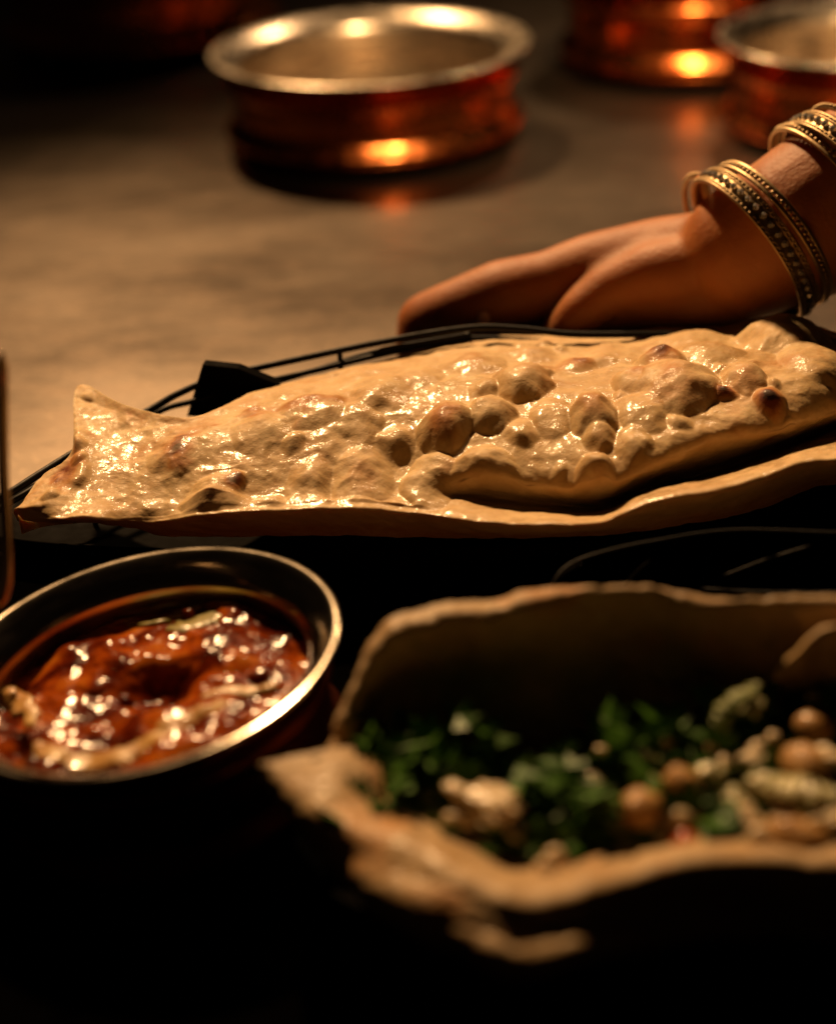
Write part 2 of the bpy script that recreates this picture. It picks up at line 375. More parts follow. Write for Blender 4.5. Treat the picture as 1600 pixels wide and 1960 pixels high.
# floor: oval black plate
def ovalplate(name, pts, z0, th, mat, parent, n=96):
    P = catmull(np.array([at(*p)[:2] for p in pts] + [at(*pts[0])[:2]]), n + 1)[:-1]; c = P.mean(0)
    V = []
    for s, z in [(0.001, z0), (.9, z0), (.97, z0 + .002), (1, z0 + .004), (1.006, z0 + .003), (.98, z0 - th), (0.001, z0 - th)]:
        V.append(np.concatenate([c + (P - c) * s, np.full((n, 1), z)], 1))
    return obj(name, np.stack(V, 1).reshape(-1, 3), gridfaces(n, 7, True), mat, parent)
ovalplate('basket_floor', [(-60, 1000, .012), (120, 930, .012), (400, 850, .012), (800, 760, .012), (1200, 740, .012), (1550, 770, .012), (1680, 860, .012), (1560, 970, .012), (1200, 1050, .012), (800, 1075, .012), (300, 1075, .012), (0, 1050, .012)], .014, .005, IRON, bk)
# dark bracket plate standing at the back rail
q = [(388, 698, .062), (455, 705, .060), (535, 737, .052), (505, 762, .045), (430, 800, .032), (358, 797, .034)]
F0 = np.array([at(*p) for p in q]); off = np.array([.001, .0035, .0005])
F1 = F0 + off; k = len(q)
obj('bracket_plate', np.concatenate([F0, F1]), [tuple(range(k)), tuple(range(2 * k - 1, k - 1, -1))] + [(i, i + k, (i + 1) % k + k, (i + 1) % k) for i in range(k)], IRON, bk, smooth=False)

b2 = thing('bread_basket', 'black wire basket in shadow around the herb filled flatbread', 'basket', tuple(at(1250, 1500, .006)), 'black wire baskets holding the breads')
r1 = [(1700, 1025, .05), (1600, 1020, .05), (1400, 1015, .05), (1250, 1036, .05), (1150, 1058, .049), (1092, 1080, .047), (1062, 1112, .044), (1040, 1180, .036)]
wire('rim_wire', [at(*p) for p in r1], .0006, b2, 60)
for a, b in (((1245, 1072, .046), (1195, 1120, .034)), ((1550, 1045, .048), (1385, 1102, .036)), ((1110, 1078, .046), (1055, 1120, .034))):
    wire('cross_wire', [at(*a), (at(*a) + at(*b)) / 2 + np.array([0, 0, .0006]), at(*b)], .0005, b2, 12)
wire('rim_wire', [at(*p) for p in [(1340, 1128, .036), (1450, 1134, .036), (1600, 1135, .036), (1700, 1138, .036)]], .0008, b2, 30)
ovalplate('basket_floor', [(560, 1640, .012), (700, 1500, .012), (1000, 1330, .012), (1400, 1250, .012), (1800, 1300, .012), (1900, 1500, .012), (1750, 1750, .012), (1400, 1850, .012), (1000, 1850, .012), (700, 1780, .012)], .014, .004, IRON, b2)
# ------------------------------------------------------------------ the buttered naan
cols = [
 [(34, 975, .043), (31, 978, .043), (29, 981, .043), (28, 984, .042), (28, 986, .041), (29, 989, .039), (33, 993, .036), (38, 996, .033)],
 [(80, 910, .046), (84, 922, .047), (88, 938, .047), (92, 956, .046), (96, 972, .044), (99, 983, .041), (104, 992, .037), (110, 998, .031)],
 [(138, 862, .050), (147, 876, .051), (153, 900, .051), (160, 930, .050), (168, 958, .047), (174, 978, .043), (182, 993, .038), (190, 1002, .030)],
 [(150, 738, .0565), (162, 790, .0535), (184, 845, .0510), (206, 892, .051), (222, 940, .048), (232, 970, .044), (240, 992, .039), (250, 1008, .030)],
 [(250, 778, .0545), (256, 812, .0515), (268, 845, .0505), (282, 888, .052), (296, 935, .049), (300, 968, .044), (296, 990, .042), (310, 1022, .028)],
 [(372, 798, .054), (374, 812, .053), (384, 838, .054), (398, 880, .055), (408, 928, .051), (411, 958, .0455), (412, 972, .0455), (430, 1024, .026)],
 [(498, 745, .052), (502, 765, .054), (512, 808, .056), (525, 865, .056), (538, 920, .051), (546, 952, .0445), (550, 965, .0450), (560, 1026, .025)],
 [(622, 716, .052), (626, 737, .055), (632, 785, .058), (640, 850, .057), (650, 915, .051), (665, 953, .0435), (672, 966, .0445), (680, 1029, .025)],
 [(760, 682, .052), (763, 705, .056), (768, 760, .060), (775, 830, .058), (782, 900, .052), (788, 955, .0415), (790, 973, .043), (795, 1030, .025)],
 [(900, 648, .052), (900, 675, .056), (900, 735, .061), (898, 812, .060), (892, 915, .052), (894, 960, .040), (900, 987, .042), (905, 1030, .025)],
 [(1020, 640, .052), (1020, 668, .056), (1022, 730, .062), (1026, 820, .060), (1030, 925, .054), (1030, 966, .034), (1030, 988, .041), (1030, 1027, .025)],
 [(1145, 642, .052), (1146, 670, .056), (1148, 730, .062), (1150, 820, .062), (1152, 928, .056), (1150, 970, .030), (1148, 985, .041), (1150, 1022, .025)],
 [(1262, 626, .054), (1262, 652, .058), (1262, 712, .063), (1262, 792, .065), (1262, 888, .061), (1250, 930, .030), (1240, 946, .044), (1250, 1016, .026)],
 [(1380, 622, .055), (1380, 648, .059), (1378, 702, .064), (1374, 770, .066), (1370, 848, .062), (1370, 902, .032), (1368, 925, .047), (1375, 998, .028)],
 [(1440, 608, .058), (1445, 640, .062), (1455, 692, .065), (1464, 750, .067), (1472, 828, .063), (1470, 868, .034), (1468, 896, .049), (1480, 968, .030)],
 [(1505, 602, .060), (1515, 638, .063), (1530, 683, .066), (1542, 736, .067), (1552, 808, .062), (1550, 836, .036), (1550, 866, .051), (1560, 932, .032)],
 [(1590, 632, .058), (1600, 655, .061), (1615, 685, .064), (1628, 724, .065), (1638, 782, .060), (1640, 798, .040), (1645, 848, .051), (1650, 908, .034)],
 [(1710, 680, .054), (1715, 690, .056), (1722, 708, .057), (1728, 730, .056), (1732, 755, .053), (1734, 770, .046), (1736, 800, .048), (1740, 840, .036)],
 [(1800, 725, .048), (1800, 728, .049), (1801, 732, .049), (1802, 738, .049), (1803, 745, .048), (1803, 752, .047), (1803, 760, .045), (1804, 770, .042)],
]
for k_, c_ in enumerate(cols):
    B_, C_, M1_, M2_, T_, V_, L_, U_ = c_
    if 1 <= k_ <= 2: c_[:] = [B_, C_, M1_, (M2_[0], M2_[1], .0475), (T_[0], T_[1], .0460), (V_[0], V_[1], .0450), (L_[0], L_[1], .0440), U_]; B_, C_, M1_, M2_, T_, V_, L_, U_ = c_
    if 3 <= k_ <= 4: T_ = (T_[0], T_[1], .0450); V_ = (V_[0], V_[1], .0425); L_ = (L_[0], L_[1], .0405); M2_ = (M2_[0], M2_[1], .0490)
    if 5 <= k_ <= 8: T_ = (T_[0], T_[1], .0475); V_ = (V_[0], V_[1], .0445); M2_ = (M2_[0], M2_[1], M2_[2] - .0035)
    if k_ >= 10: V_ = (V_[0], V_[1], V_[2] + .002)
    if k_ >= 9 and k_ < 17:
        q_ = min(1, (k_ - 8) / 2); M2_ = (M2_[0], M2_[1], M2_[2] - .002 * q_); T_ = (T_[0], T_[1], T_[2] - .006 * q_); L_ = (L_[0], L_[1], L_[2] + .0065 * q_)
    Lf = (L_[0] + .2 * (U_[0] - L_[0]), L_[1] + (.3 if k_ < 10 else .42) * (U_[1] - L_[1]), L_[2] - (.0020 if k_ > 3 else .002))
    c_[:] = [B_, C_, M1_, M2_, T_, V_, L_, Lf, U_]
NU, NV = 900, 360
W = sheet(cols, NU, NV)
row = np.linspace(0, 8, NV)[None, :]; u = np.linspace(0, 18, NU)[:, None]
X, Y = W[..., 0], W[..., 1]
fr = np.clip((u - 8) / 2, 0, 1); top = ((1 - fr) * np.clip((6.3 - row) / 1.0, 0, 1) + fr * np.clip((4.5 - row) / .7, 0, 1)) * np.clip(row / .5, 0, 1)
lipm = np.clip((row - 5.2) / .5, 0, 1)
bub = [  # px, py, radius px, height px, brown, flatness
 (852, 797, 56, 46, .55), (942, 790, 50, 36, .1), (1003, 735, 58, 40, .15), (1136, 795, 52, 42, .45), (1142, 872, 44, 42, .2), (1150, 835, 34, 26, .2), (1212, 848, 36, 22, .1),
 (822, 860, 62, 30, .1), (925, 885, 82, 40, .15), (1042, 912, 54, 36, .2), (1100, 918, 34, 18, .1), (1262, 700, 50, 38, .95), (1290, 752, 92, 50, .15), (1215, 745, 44, 26, .3),
 (1422, 752, 46, 30, .25), (1500, 648, 82, 54, .05), (1382, 780, 24, 16, 1.1), (1472, 790, 34, 26, 1.25), (405, 888, 66, 48, .25), (446, 870, 24, 22, 1.25), (250, 935, 66, 38, .4), (170, 930, 70, 26, .15),
 (640, 945, 80, 34, .5), (560, 930, 50, 16, .3), (500, 805, 56, 24, .1), (600, 775, 60, 22, .05), (730, 745, 60, 24, .1), (690, 860, 66, 26, .3), (590, 870, 56, 24, .1), (1105, 695, 40, 18, .75), (1150, 690, 34, 16, .2),
 (900, 690, 60, 20, .3), (800, 720, 50, 18, .1), (1350, 690, 60, 24, .1), (1560, 715, 70, 30, .2), (1060, 800, 44, 18, .1), (1230, 800, 50, 24, .1), (330, 830, 50, 22, .35), (480, 775, 30, 14, .5), (690, 800, 46, 16, .1), (1330, 640, 70, 18, .05), (1170, 660, 60, 16, .05), (1020, 665, 50, 16, .15), (330, 925, 40, 18, .3), (740, 905, 44, 18, .2), (475, 925, 46, 18, .3)]
H = np.zeros_like(X); BRN = np.zeros_like(X)
warpx = X + .0026 * fbm(X, Y, 120, 2, 8); warpy = Y + .0026 * fbm(X, Y, 120, 2, 9)
for px, py, r, h, br in bub:
    c = at(px, py + h * .35, .058); m = np.linalg.norm(c - CAM) / FPX
    ra = r * m; hh = h * m * .86 * min(1, .5 + px / 1800) * (.6 if py > 900 and px < 1120 else 1)
    rx = ra * (1 + .25 * (rnd.random() - .3)); ry = ra * (1.15 + .5 * rnd.random())
    d2 = ((warpx - c[0]) / rx) ** 2 + ((warpy - c[1]) / ry) ** 2
    dome = hh * np.clip(1 - d2, 0, 1) ** (.9 if px > 780 and r > 40 and py > 720 else 1.3)
    H = np.maximum(H, dome) + .25 * np.minimum(H, dome)
    c2 = c + np.array([0, -.1 * ry, 0])
    BRN = np.maximum(BRN, br * np.exp(-1.6 * (((warpx - c2[0]) / (rx * .75)) ** 2 + ((warpy - c2[1]) / (ry * .75)) ** 2)))
small = np.random.RandomState(11)
for k in range(60):
    px = 60 + 1560 * small.rand(); py = 640 + 340 * small.rand(); c = at(px, py, .057); s = .0030 + .0050 * small.rand() ** 1.5
    d2 = ((warpx - c[0]) / s) ** 2 + ((warpy - c[1]) / (s * 1.2)) ** 2
    H = np.maximum(H, s * .42 * np.clip(1 - d2, 0, 1) ** 1.5)
N = normals(W); N *= np.sign(N[..., 2:3] + 1e-9)
rid = -.0005 * abs(fbm(X, Y, 90, 2, 12)) * 2
Z = H * top + (.0034 * fbm(X, Y, 34, 2, 0) + .0004 * fbm(X + Y * .5, Y, 95, 2, 40) + .0003 * fbm(X, Y, 240, 2, 4) + .0007 * fbm(X, Y, 120, 2, 41) + rid) * (.25 + .75 * top)
W2 = W.copy(); W2[..., 2] += Z
edge = .0005 * fbm(X + W[..., 2], Y, 160, 3, 6)
W2 += N * edge[..., None]
# wavy folds along the front lip
W2[..., 2] += lipm * .0022 * fbm(u * np.ones_like(row) * .35, row * 0 * u, 2.0, 3, 3)
nb = 16; tt = np.linspace(0, 1, nb + 2)[None, 1:-1, None]
und = W2[:, -1:, :] * (1 - tt) + W2[:, :1, :] * tt; und[..., 2] -= .010 * np.sin(np.pi * tt[..., 0]) * np.clip((W2[:, :1, 2] - .02) / .03, 0, 1)
full = np.concatenate([W2, und], 1); NT = NV + nb
F_ = gridfaces(NU, NT) + [(i * NT + NT - 1, (i + 1) * NT + NT - 1, (i + 1) * NT, i * NT) for i in range(NU - 1)]
naan = obj('naan', full.reshape(-1, 3), F_, NAAN)
ext = lambda a: np.concatenate([a * np.ones((NU, NV)), np.zeros((NU, nb))], 1)
brown = BRN * np.minimum(top * 1.5, 1) + .42 * np.clip(fbm(X, Y, 70, 3, 33) - .18, 0, 1) * 4 * np.clip(1.6 - u / 7, .25, 1) * top + .22 * np.clip(fbm(X, Y, 45, 3, 21) - .12, 0, 1) * 3 * top + .35 * np.clip((row - 7.2) / .5, 0, 1) + .12 * np.exp(-(row / .25) ** 2) * np.clip(fbm(X, Y, 50, 2, 5) * 4, 0, 1)
lo = np.clip(1.15 - H / .006, .25, 1)
wet = (lo * np.clip((row - .7) / 1.0, 0, 1) * np.clip((7 - row) / .8, 0, 1)) * np.clip(.85 + 1.8 * fbm(X, Y, 35, 2, 30), 0, 1)
attr(naan, 'brown', ext(brown)); attr(naan, 'wet', ext(wet))
recentre(naan); tag(naan, 'long bubbled naan shining with butter across the wire basket', 'naan')

# ------------------------------------------------------------------ front flatbread folded round a herb salad
fb = thing('folded_flatbread', 'folded flatbread cupped round a green herb and nut filling, front right', 'flatbread', tuple(at(1200, 1560, .014)))
def bread_part(name, cols, nu, nv, amp, seed, brownf=None, thick=.0026):
    W = sheet(cols, nu, nv); N = normals(W)
    X, Y, Zz = W[..., 0], W[..., 1], W[..., 2]
    d = amp * fbm(X + Zz * .7, Y + Zz, 55, 4, seed) + amp * .45 * fbm(X, Y + Zz, 190, 3, seed + 2)
    W = W + N * d[..., None]
    o = obj(name, W.reshape(-1, 3), gridfaces(nu, nv), ROTI, fb)
    b = .3 * np.clip(fbm(X, Y + Zz, 60, 3, seed + 9) * 3 - .25, 0, 1); attr(o, 'brown', b); attr(o, 'wet', np.clip(.4 + fbm(X, Y, 60, 2, seed), 0, 1))
    s = o.modifiers.new('thickness', 'SOLIDIFY'); s.thickness = thick; s.offset = 0
    return o
back = [
 [(640, 1438, .046), (642, 1440, .046), (660, 1445, .040), (680, 1450, .034), (700, 1460, .028)],
 [(655, 1375, .052), (660, 1380, .052), (685, 1400, .044), (710, 1430, .034), (730, 1460, .026)],
 [(690, 1290, .060), (700, 1298, .060), (720, 1340, .048), (745, 1400, .036), (765, 1460, .025)],
 [(742, 1200, .069), (758, 1222, .069), (775, 1290, .054), (790, 1380, .038), (800, 1470, .024)],
 [(845, 1163, .072), (852, 1192, .071), (860, 1270, .055), (865, 1370, .038), (870, 1470, .024)],
 [(950, 1148, .073), (952, 1180, .072), (955, 1265, .055), (958, 1365, .037), (960, 1465, .023)],
 [(1060, 1128, .075), (1060, 1152, .074), (1060, 1250, .056), (1060, 1355, .037), (1060, 1460, .022)],
 [(1170, 1130, .074), (1170, 1138, .074), (1168, 1240, .055), (1168, 1350, .036), (1170, 1455, .022)],
 [(1265, 1134, .073), (1265, 1142, .073), (1265, 1240, .054), (1265, 1345, .036), (1265, 1450, .022)],
 [(1340, 1150, .071), (1340, 1166, .071), (1345, 1250, .053), (1345, 1350, .036), (1345, 1445, .022)],
 [(1455, 1153, .071), (1455, 1160, .071), (1455, 1250, .053), (1455, 1345, .036), (1455, 1440, .022)],
 [(1600, 1156, .071), (1600, 1163, .071), (1600, 1250, .053), (1600, 1340, .036), (1600, 1435, .022)],
 [(1760, 1165, .070), (1760, 1172, .070), (1760, 1250, .053), (1760, 1340, .036), (1760, 1435, .022)],
]
bread_part('back_flap', back, 260, 100, .0022, 2)
front = [
 [(498, 1468, .050), (500, 1470, .050), (502, 1473, .049), (503, 1476, .048), (505, 1480, .047), (506, 1482, .046), (507, 1484, .045), (510, 1488, .040)],
 [(568, 1452, .0495), (575, 1478, .049), (580, 1510, .0485), (585, 1545, .0475), (588, 1568, .045), (590, 1580, .040), (592, 1590, .037), (596, 1600, .028)],
 [(645, 1438, .0495), (655, 1474, .0490), (662, 1535, .0475), (662, 1590, .0485), (655, 1622, .044), (652, 1648, .040), (655, 1664, .032), (662, 1680, .024)],
 [(778, 1432, .045), (778, 1480, .043), (774, 1550, .040), (762, 1602, .050), (752, 1672, .0485), (750, 1725, .0450), (758, 1752, .037), (765, 1775, .026)],
 [(880, 1440, .030), (880, 1505, .028), (876, 1590, .031), (868, 1652, .051), (862, 1712, .0498), (860, 1760, .0465), (868, 1795, .042), (875, 1820, .025)],
 [(1000, 1400, .024), (1000, 1510, .027), (1000, 1630, .031), (1000, 1714, .051), (1000, 1760, .0497), (1000, 1800, .0465), (1000, 1848, .043), (1000, 1872, .025)],
 [(1150, 1390, .023), (1150, 1500, .027), (1150, 1610, .031), (1150, 1690, .051), (1150, 1740, .0455), (1150, 1775, .0425), (1150, 1806, .042), (1150, 1826, .024)],
 [(1300, 1385, .023), (1300, 1490, .027), (1300, 1585, .031), (1300, 1654, .052), (1300, 1710, .038), (1300, 1750, .030), (1300, 1785, .026), (1300, 1800, .018)],
 [(1450, 1380, .023), (1450, 1480, .027), (1450, 1575, .032), (1450, 1642, .052), (1450, 1700, .038), (1450, 1745, .028), (1450, 1775, .022), (1450, 1790, .018)],
 [(1600, 1380, .023), (1600, 1475, .028), (1600, 1575, .034), (1600, 1652, .052), (1600, 1710, .038), (1600, 1750, .028), (1600, 1778, .022), (1600, 1790, .018)],
 [(1760, 1380, .023), (1760, 1475, .028), (1760, 1575, .034), (1760, 1656, .052), (1760, 1710, .038), (1760, 1750, .028), (1760, 1778, .022), (1760, 1790, .018)],
]
bread_part('front_fold', front, 320, 220, .0016, 5, thick=.0034)
cor = [
 [(1478, 1300, .056), (1490, 1305, .053), (1500, 1320, .046)],
 [(1520, 1255, .064), (1530, 1285, .058), (1545, 1320, .048)],
 [(1560, 1212, .070), (1562, 1250, .062), (1575, 1310, .050)],
 [(1605, 1196, .072), (1600, 1215, .069), (1610, 1300, .052)],
 [(1700, 1200, .072), (1690, 1230, .066), (1700, 1300, .052)]]
bread_part('inner_corner', cor, 70, 40, .0016, 11, thick=.002)

# ------------------------------------------------------------------ filling: herbs, nuts, onion, paneer
def leafmesh(cx, n, size, rs, big=1.0):
    parts = []
    for k in range(n):
        d = rs.randn(3) * np.array([.9, .9, .6]) * size; p = cx + d
        yaw = rs.rand() * 6.28; tl = rs.randn() * .7; ln = big * size * (.55 + .5 * rs.rand())
        # a lobed coriander leaflet: fan of five tips, cupped
        th = np.linspace(-1.25, 1.25, 9); rad = ln * np.array([.55, .8, .6, .95, .7, 1.0, .6, .82, .5])
        loc = np.stack([np.cos(th) * rad, np.sin(th) * rad, .25 * ln * (np.abs(np.sin(th)) - .3) + .1 * ln * rs.randn(9)], -1)
        loc = np.concatenate([[[0, 0, 0]], [[ln * .45, 0, .12 * ln]], loc])
        m = np.array(Matrix.Rotation(yaw, 3, 'Z') @ Matrix.Rotation(tl, 3, 'Y') @ Matrix.Rotation(rs.randn() * .6, 3, 'X'))
        v = loc @ m.T + p
        f = [(1, 2 + i, 3 + i) for i in range(8)] + [(0, 2, 1), (0, 1, 10)]
        parts.append((v, f))
    return join(parts)
rs = np.random.RandomState(21)
sprigs = [(725, 1500, 'lowest left in the flatbread filling'), (815, 1468, 'against the dark back wall'), (1040, 1528, 'brightest, in the middle beside the white paneer'), (1175, 1590, 'in front of the pale nut'), (1395, 1592, 'just behind the front bread fold'),
 (1420, 1385, 'under the pale curved lettuce strip'), (1525, 1322, 'beside the raised bread corner'), (1588, 1385, 'at the right edge of the frame'), (1195, 1462, 'in the shaded middle'), (1290, 1450, 'behind the upper brown nut'),
 (1110, 1575, 'right of centre near the bread floor'), (1572, 1262, 'inside the upper bread corner'), (955, 1782, 'fallen outside between the two lower bread layers'), (1340, 1530, 'between the two brown nuts'), (760, 1570, 'low at the left by the fold'), (900, 1500, 'above the white paneer'), (1480, 1560, 'under the long onion strip'), (1180, 1278, 'tiny sprig stuck on the back bread wall')]
for px, py, lb in sprigs:
    z = .040 if py < 1700 else .028
    if py == 1278: z = .047
    c = at(px, py, z); tiny = py == 1278; out = py > 1700
    o = thing('herb_sprig', 'dark green coriander sprig ' + lb, 'herb', tuple(c - np.array([0, 0, .008])), 'coriander sprigs in the bread')
    v, f = leafmesh(c, 4 if tiny else 8 if out else 34, .003 if tiny else .0045 if out else .0070, rs, 2.1); obj('leaves', v, f, LEAF, o, smooth=False)
    a = c + np.array([.004, -.004, -.004]); v, f = tube(catmull(np.array([c - np.array([.006, 0, .006]), c, a + np.array([.004, .006, .005])]) if not tiny else np.array([c - .001, c, c + .001]), 8), .0005, 6); obj('stem', v, f, LEAFPALE, o)
# bed of chopped herbs
P = []
for k in range(420):
    px = 690 + 930 * rs.rand(); t = rs.rand(); hi = np.interp(px, [690, 850, 1100, 1350, 1620], [1480, 1470, 1450, 1380, 1320]); lo2 = np.interp(px, [690, 850, 1000, 1150, 1300, 1620], [1580, 1620, 1660, 1650, 1610, 1600])
    c = at(px, hi + (lo2 - hi) * t, .030 + .011 * rs.rand()); P.append(leafmesh(c, 1, .0045, rs, 1.3))
v, f = join(P); hb = obj('chopped_herbs', v, f, LEAF, smooth=False); recentre(hb); tag(hb, 'loose bed of chopped green herbs inside the folded flatbread', 'herbs', kind='stuff')
def blob(name, px, py, z, r, mat, label, cat, group=None, sq=(1, 1, .85), lump=.18, seed=0, sub=3):
    z += .0045 if px > 1340 else .0015
    c = at(px, py, z); bm = bmesh.new(); crumb = mat in (PANEER, ONION) and cat != 'seed'
    bmesh.ops.create_icosphere(bm, subdivisions=sub, radius=.62 if crumb else 1)
    for k in range(7 if crumb else 0):
        th_ = k * .9 + seed; q_ = Vector((math.cos(th_) * .58, math.sin(th_) * .58, .35 * math.sin(k * 2.3 + seed)))
        bmesh.ops.create_icosphere(bm, subdivisions=sub, radius=.30 + .16 * abs(math.sin(k * 1.7 + seed)), matrix=Matrix.Translation(q_))
    co = np.array([q.co[:] for q in bm.verts]); F = [tuple(q.index for q in g.verts) for g in bm.faces]; bm.free()
    d = 1 + lump * 2 * fbm(co[:, 0] + seed, co[:, 1] + co[:, 2] * 1.3, 1.4, 3, seed) + .16 * fbm(co[:, 0] - co[:, 2], co[:, 1] + co[:, 2] * .8, 4.5, 2, seed + 3)
    co = co * d[:, None] * np.array(sq) * r
    a = rs.rand() * 6.28; co = co @ np.array(Matrix.Rotation(a, 3, 'Z')).T
    o = obj(name, co + c, F, mat); recentre(o); return tag(o, label, cat, group)
G1 = 'brown roasted nuts in the salad'
blob('roasted_nut', 1302, 1500, .050, .0050, PEA, 'upper of two round brown nuts in the middle of the herbs', 'nut', G1, seed=1)
blob('roasted_nut', 1228, 1552, .048, .0057, PEA, 'lower left round nut with pale top in the middle of the herbs', 'nut', G1, seed=2)
blob('roasted_nut', 1545, 1468, .050, .0060, PEA, 'largest brown nut behind the long onion strip at right', 'nut', G1, (1.25, .9, .8), seed=3)
blob('roasted_nut', 1525, 1605, .046, .0064, PEA, 'orange brown nut resting on the front bread fold at right', 'nut', G1, (1.2, .9, .8), seed=4)
blob('roasted_nut', 1312, 1625, .042, .0050, TOMATO, 'small red brown nut low against the front bread fold', 'nut', G1, seed=5)
blob('roasted_nut', 1560, 1390, .044, .0056, PEA, 'dark nut in shade beneath the raised bread corner', 'nut', G1, seed=6)
blob('paneer_chunk', 922, 1548, .044, .0082, PANEER, 'largest creamy paneer chunk left of the bright herb sprig', 'paneer', None, (1.35, .9, .7), .34, 7, 4)
blob('paneer_chunk', 880, 1600, .036, .0060, PANEER, 'flat paneer crumb in front of the largest chunk', 'paneer', None, (1.4, .8, .5), .3, 8)
blob('paneer_chunk', 835, 1555, .038, .0045, PANEER, 'small dim paneer crumb left of the largest chunk', 'paneer', None, (1.2, .8, .7), .3, 9)
blob('onion_piece', 1362, 1478, .046, .0046, ONION, 'small pale onion cube right of the upper brown nut', 'onion', None, (1.1, .9, .9), .12, 10)
blob('onion_piece', 1470, 1500, .050, .0050, ONION, 'pale onion lump at the left end of the long strip', 'onion', None, (1.1, .9, .8), .2, 11)
blob('onion_piece', 1215, 1622, .040, .0050, ONION, 'pale onion piece low beside the front bread fold', 'onion', None, (1.2, .7, .8), .2, 12)
blob('onion_piece', 1195, 1580, .042, .0032, ONION, 'small onion dice left of the lower nut', 'onion', None, (1.2, .9, .8), .2, 13)
for (px, py, z, r, m_, lb) in [(1440, 1452, .046, .0040, PANEER, 'small cream crumb between the upper nut and the onion lump'), (1500, 1545, .046, .0044, PANEER, 'cream crumb under the long onion strip'), (1590, 1570, .048, .0060, PANEER, 'broad cream crumb at the right edge above the front fold'),
    (1400, 1520, .044, .0034, ONION, 'small pale dice in the middle right of the herbs'), (1090, 1630, .036, .0040, ONION, 'pale dice low in the herbs by the front fold corner'), (1130, 1500, .040, .0032, PANEER, 'dim cream crumb right of the bright sprig'),
    (1590, 1450, .050, .0050, PANEER, 'cream crumb at the right edge beside the largest nut'), (985, 1590, .040, .0034, ONION, 'pale dice just right of the largest paneer chunk'), (1255, 1500, .044, .0030, ONION, 'pale dice between the two round nuts'), (1440, 1350, .050, .0034, ONION, 'pale dice under the curved lettuce strip')]:
    nut = m_ is PANEER
    blob('paneer_chunk' if nut else 'onion_piece', px, py, z, r, m_, lb, 'paneer' if nut else 'onion', None, (1.35, .8, .7), .4, int(px) % 37, 3)
G2 = 'tiny glossy seeds scattered on the filling'
for i, (px, py, r, lb) in enumerate([(1297, 1567, .0034, 'bright cream seed between the two middle nuts'), (1455, 1600, .0034, 'bright cream seed near the front bread fold'), (1335, 1563, .0020, 'faint seed right of the middle nuts'), (1478, 1412, .0022, 'seed above the upper right nut'), (1045, 1655, .0022, 'lower of two seeds by the front fold corner'),
    (1062, 1635, .0022, 'upper of two seeds by the front fold corner'), (1385, 1462, .0026, 'seed beside the small onion cube'), (1150, 1437, .0018, 'dim seed in the shaded middle'), (1278, 1422, .0018, 'dim seed under the back bread wall'), (1362, 1428, .0020, 'seed under the curved lettuce strip'), (1555, 1335, .0024, 'seed by the raised bread corner')]):
    blob('seed', px, py, .046, r, PANEER, lb, 'seed', G2, (1.15, .9, .8), .15, 20 + i, 2)
def strip(name, pts, wid, mat, label, cat):
    P = catmull(np.array([at(p[0], p[1], p[2] + (.005 if p[0] > 1340 else .0015)) for p in pts]), 40); w_ = wid * np.sin(np.linspace(.25, 2.95, 40)) ** .6
    v, f = tube(P, 1.0, 12); v = v.reshape(40, 12, 3); d = (v - P[:, None]) * w_[:, None, None]; d[..., 2] *= .4; d += .0004 * np.random.RandomState(3).randn(40, 1, 3)
    o = obj(name, (P[:, None] + d).reshape(-1, 3), f, mat); recentre(o); return tag(o, label, cat)
strip('lettuce_strip', [(1372, 1405, .044), (1385, 1368, .050), (1412, 1335, .053), (1452, 1312, .053)], .0030, LEAFPALE, 'pale curved lettuce strip standing at the top of the filling', 'lettuce')
strip('onion_strip', [(1460, 1500, .050), (1510, 1508, .051), (1560, 1518, .050), (1600, 1520, .048)], .0048, ONION, 'long pale green onion strip at the right edge of the filling', 'onion')
strip('onion_strip', [(1195, 1475, .042), (1228, 1448, .045), (1262, 1452, .044), (1290, 1468, .042)], .0022, LEAFPALE, 'dim arched onion sliver in the shaded middle', 'onion')
strip('onion_strip', [(1256, 1570, .044), (1266, 1600, .044), (1272, 1632, .042)], .0022, ONION, 'short onion sliver pointing at the front fold', 'onion')
strip('onion_strip', [(1418, 1530, .046), (1436, 1560, .046), (1450, 1595, .044), (1475, 1605, .044)], .0024, PANEER, 'thin cream sliver bent down towards the front fold', 'onion')
strip('onion_strip', [(725, 1478, .040), (745, 1485, .041), (772, 1482, .041)], .0022, LEAFPALE, 'short pale sliver at the left of the filling', 'onion')
strip('onion_strip', [(800, 1545, .038), (822, 1515, .042), (850, 1512, .042)], .0020, LEAFPALE, 'arched pale sliver left of the white paneer', 'onion')

# ------------------------------------------------------------------ the hand
at0 = at
def ath(px, py, z): return at0(px, py, z - .016)
hand = thing('person', 'hand and forearm with gold bangles reaching in to hold the naan basket', 'person', tuple(at(1300, 640, .03)))
parts = []
def capsule(a, b, ra, rb, seg=20):
    P = np.array([a + (b - a) * t for t in np.linspace(0, 1, 7)]); r = np.linspace(ra, rb, 7)
    T = (b - a) / np.linalg.norm(b - a)
    for s, e, rr_, sign in ((0, None, ra, -1), (-1, None, rb, 1)):
        pass
    cap = np.sin(np.linspace(.15, math.pi / 2, 5)); ca = np.cos(np.linspace(.15, math.pi / 2, 5))
    P0 = [a - T * ra * c for c in ca]; P1 = [b + T * rb * c for c in ca[::-1]]
    PP = np.array(P0[:-1] + list(P) + P1[1:]); RR = np.concatenate([ra * cap[:-1], r, rb * cap[::-1][1:]])
    parts.append(tube(PP, RR, seg))
def chain(pts):
    q = [(ath(p[0], p[1], p[2]), p[3]) for p in pts]
    for (a, ra), (b, rb) in zip(q, q[1:]): capsule(a, b, ra, rb)
WR = (1438, 476, .0965, .0295)
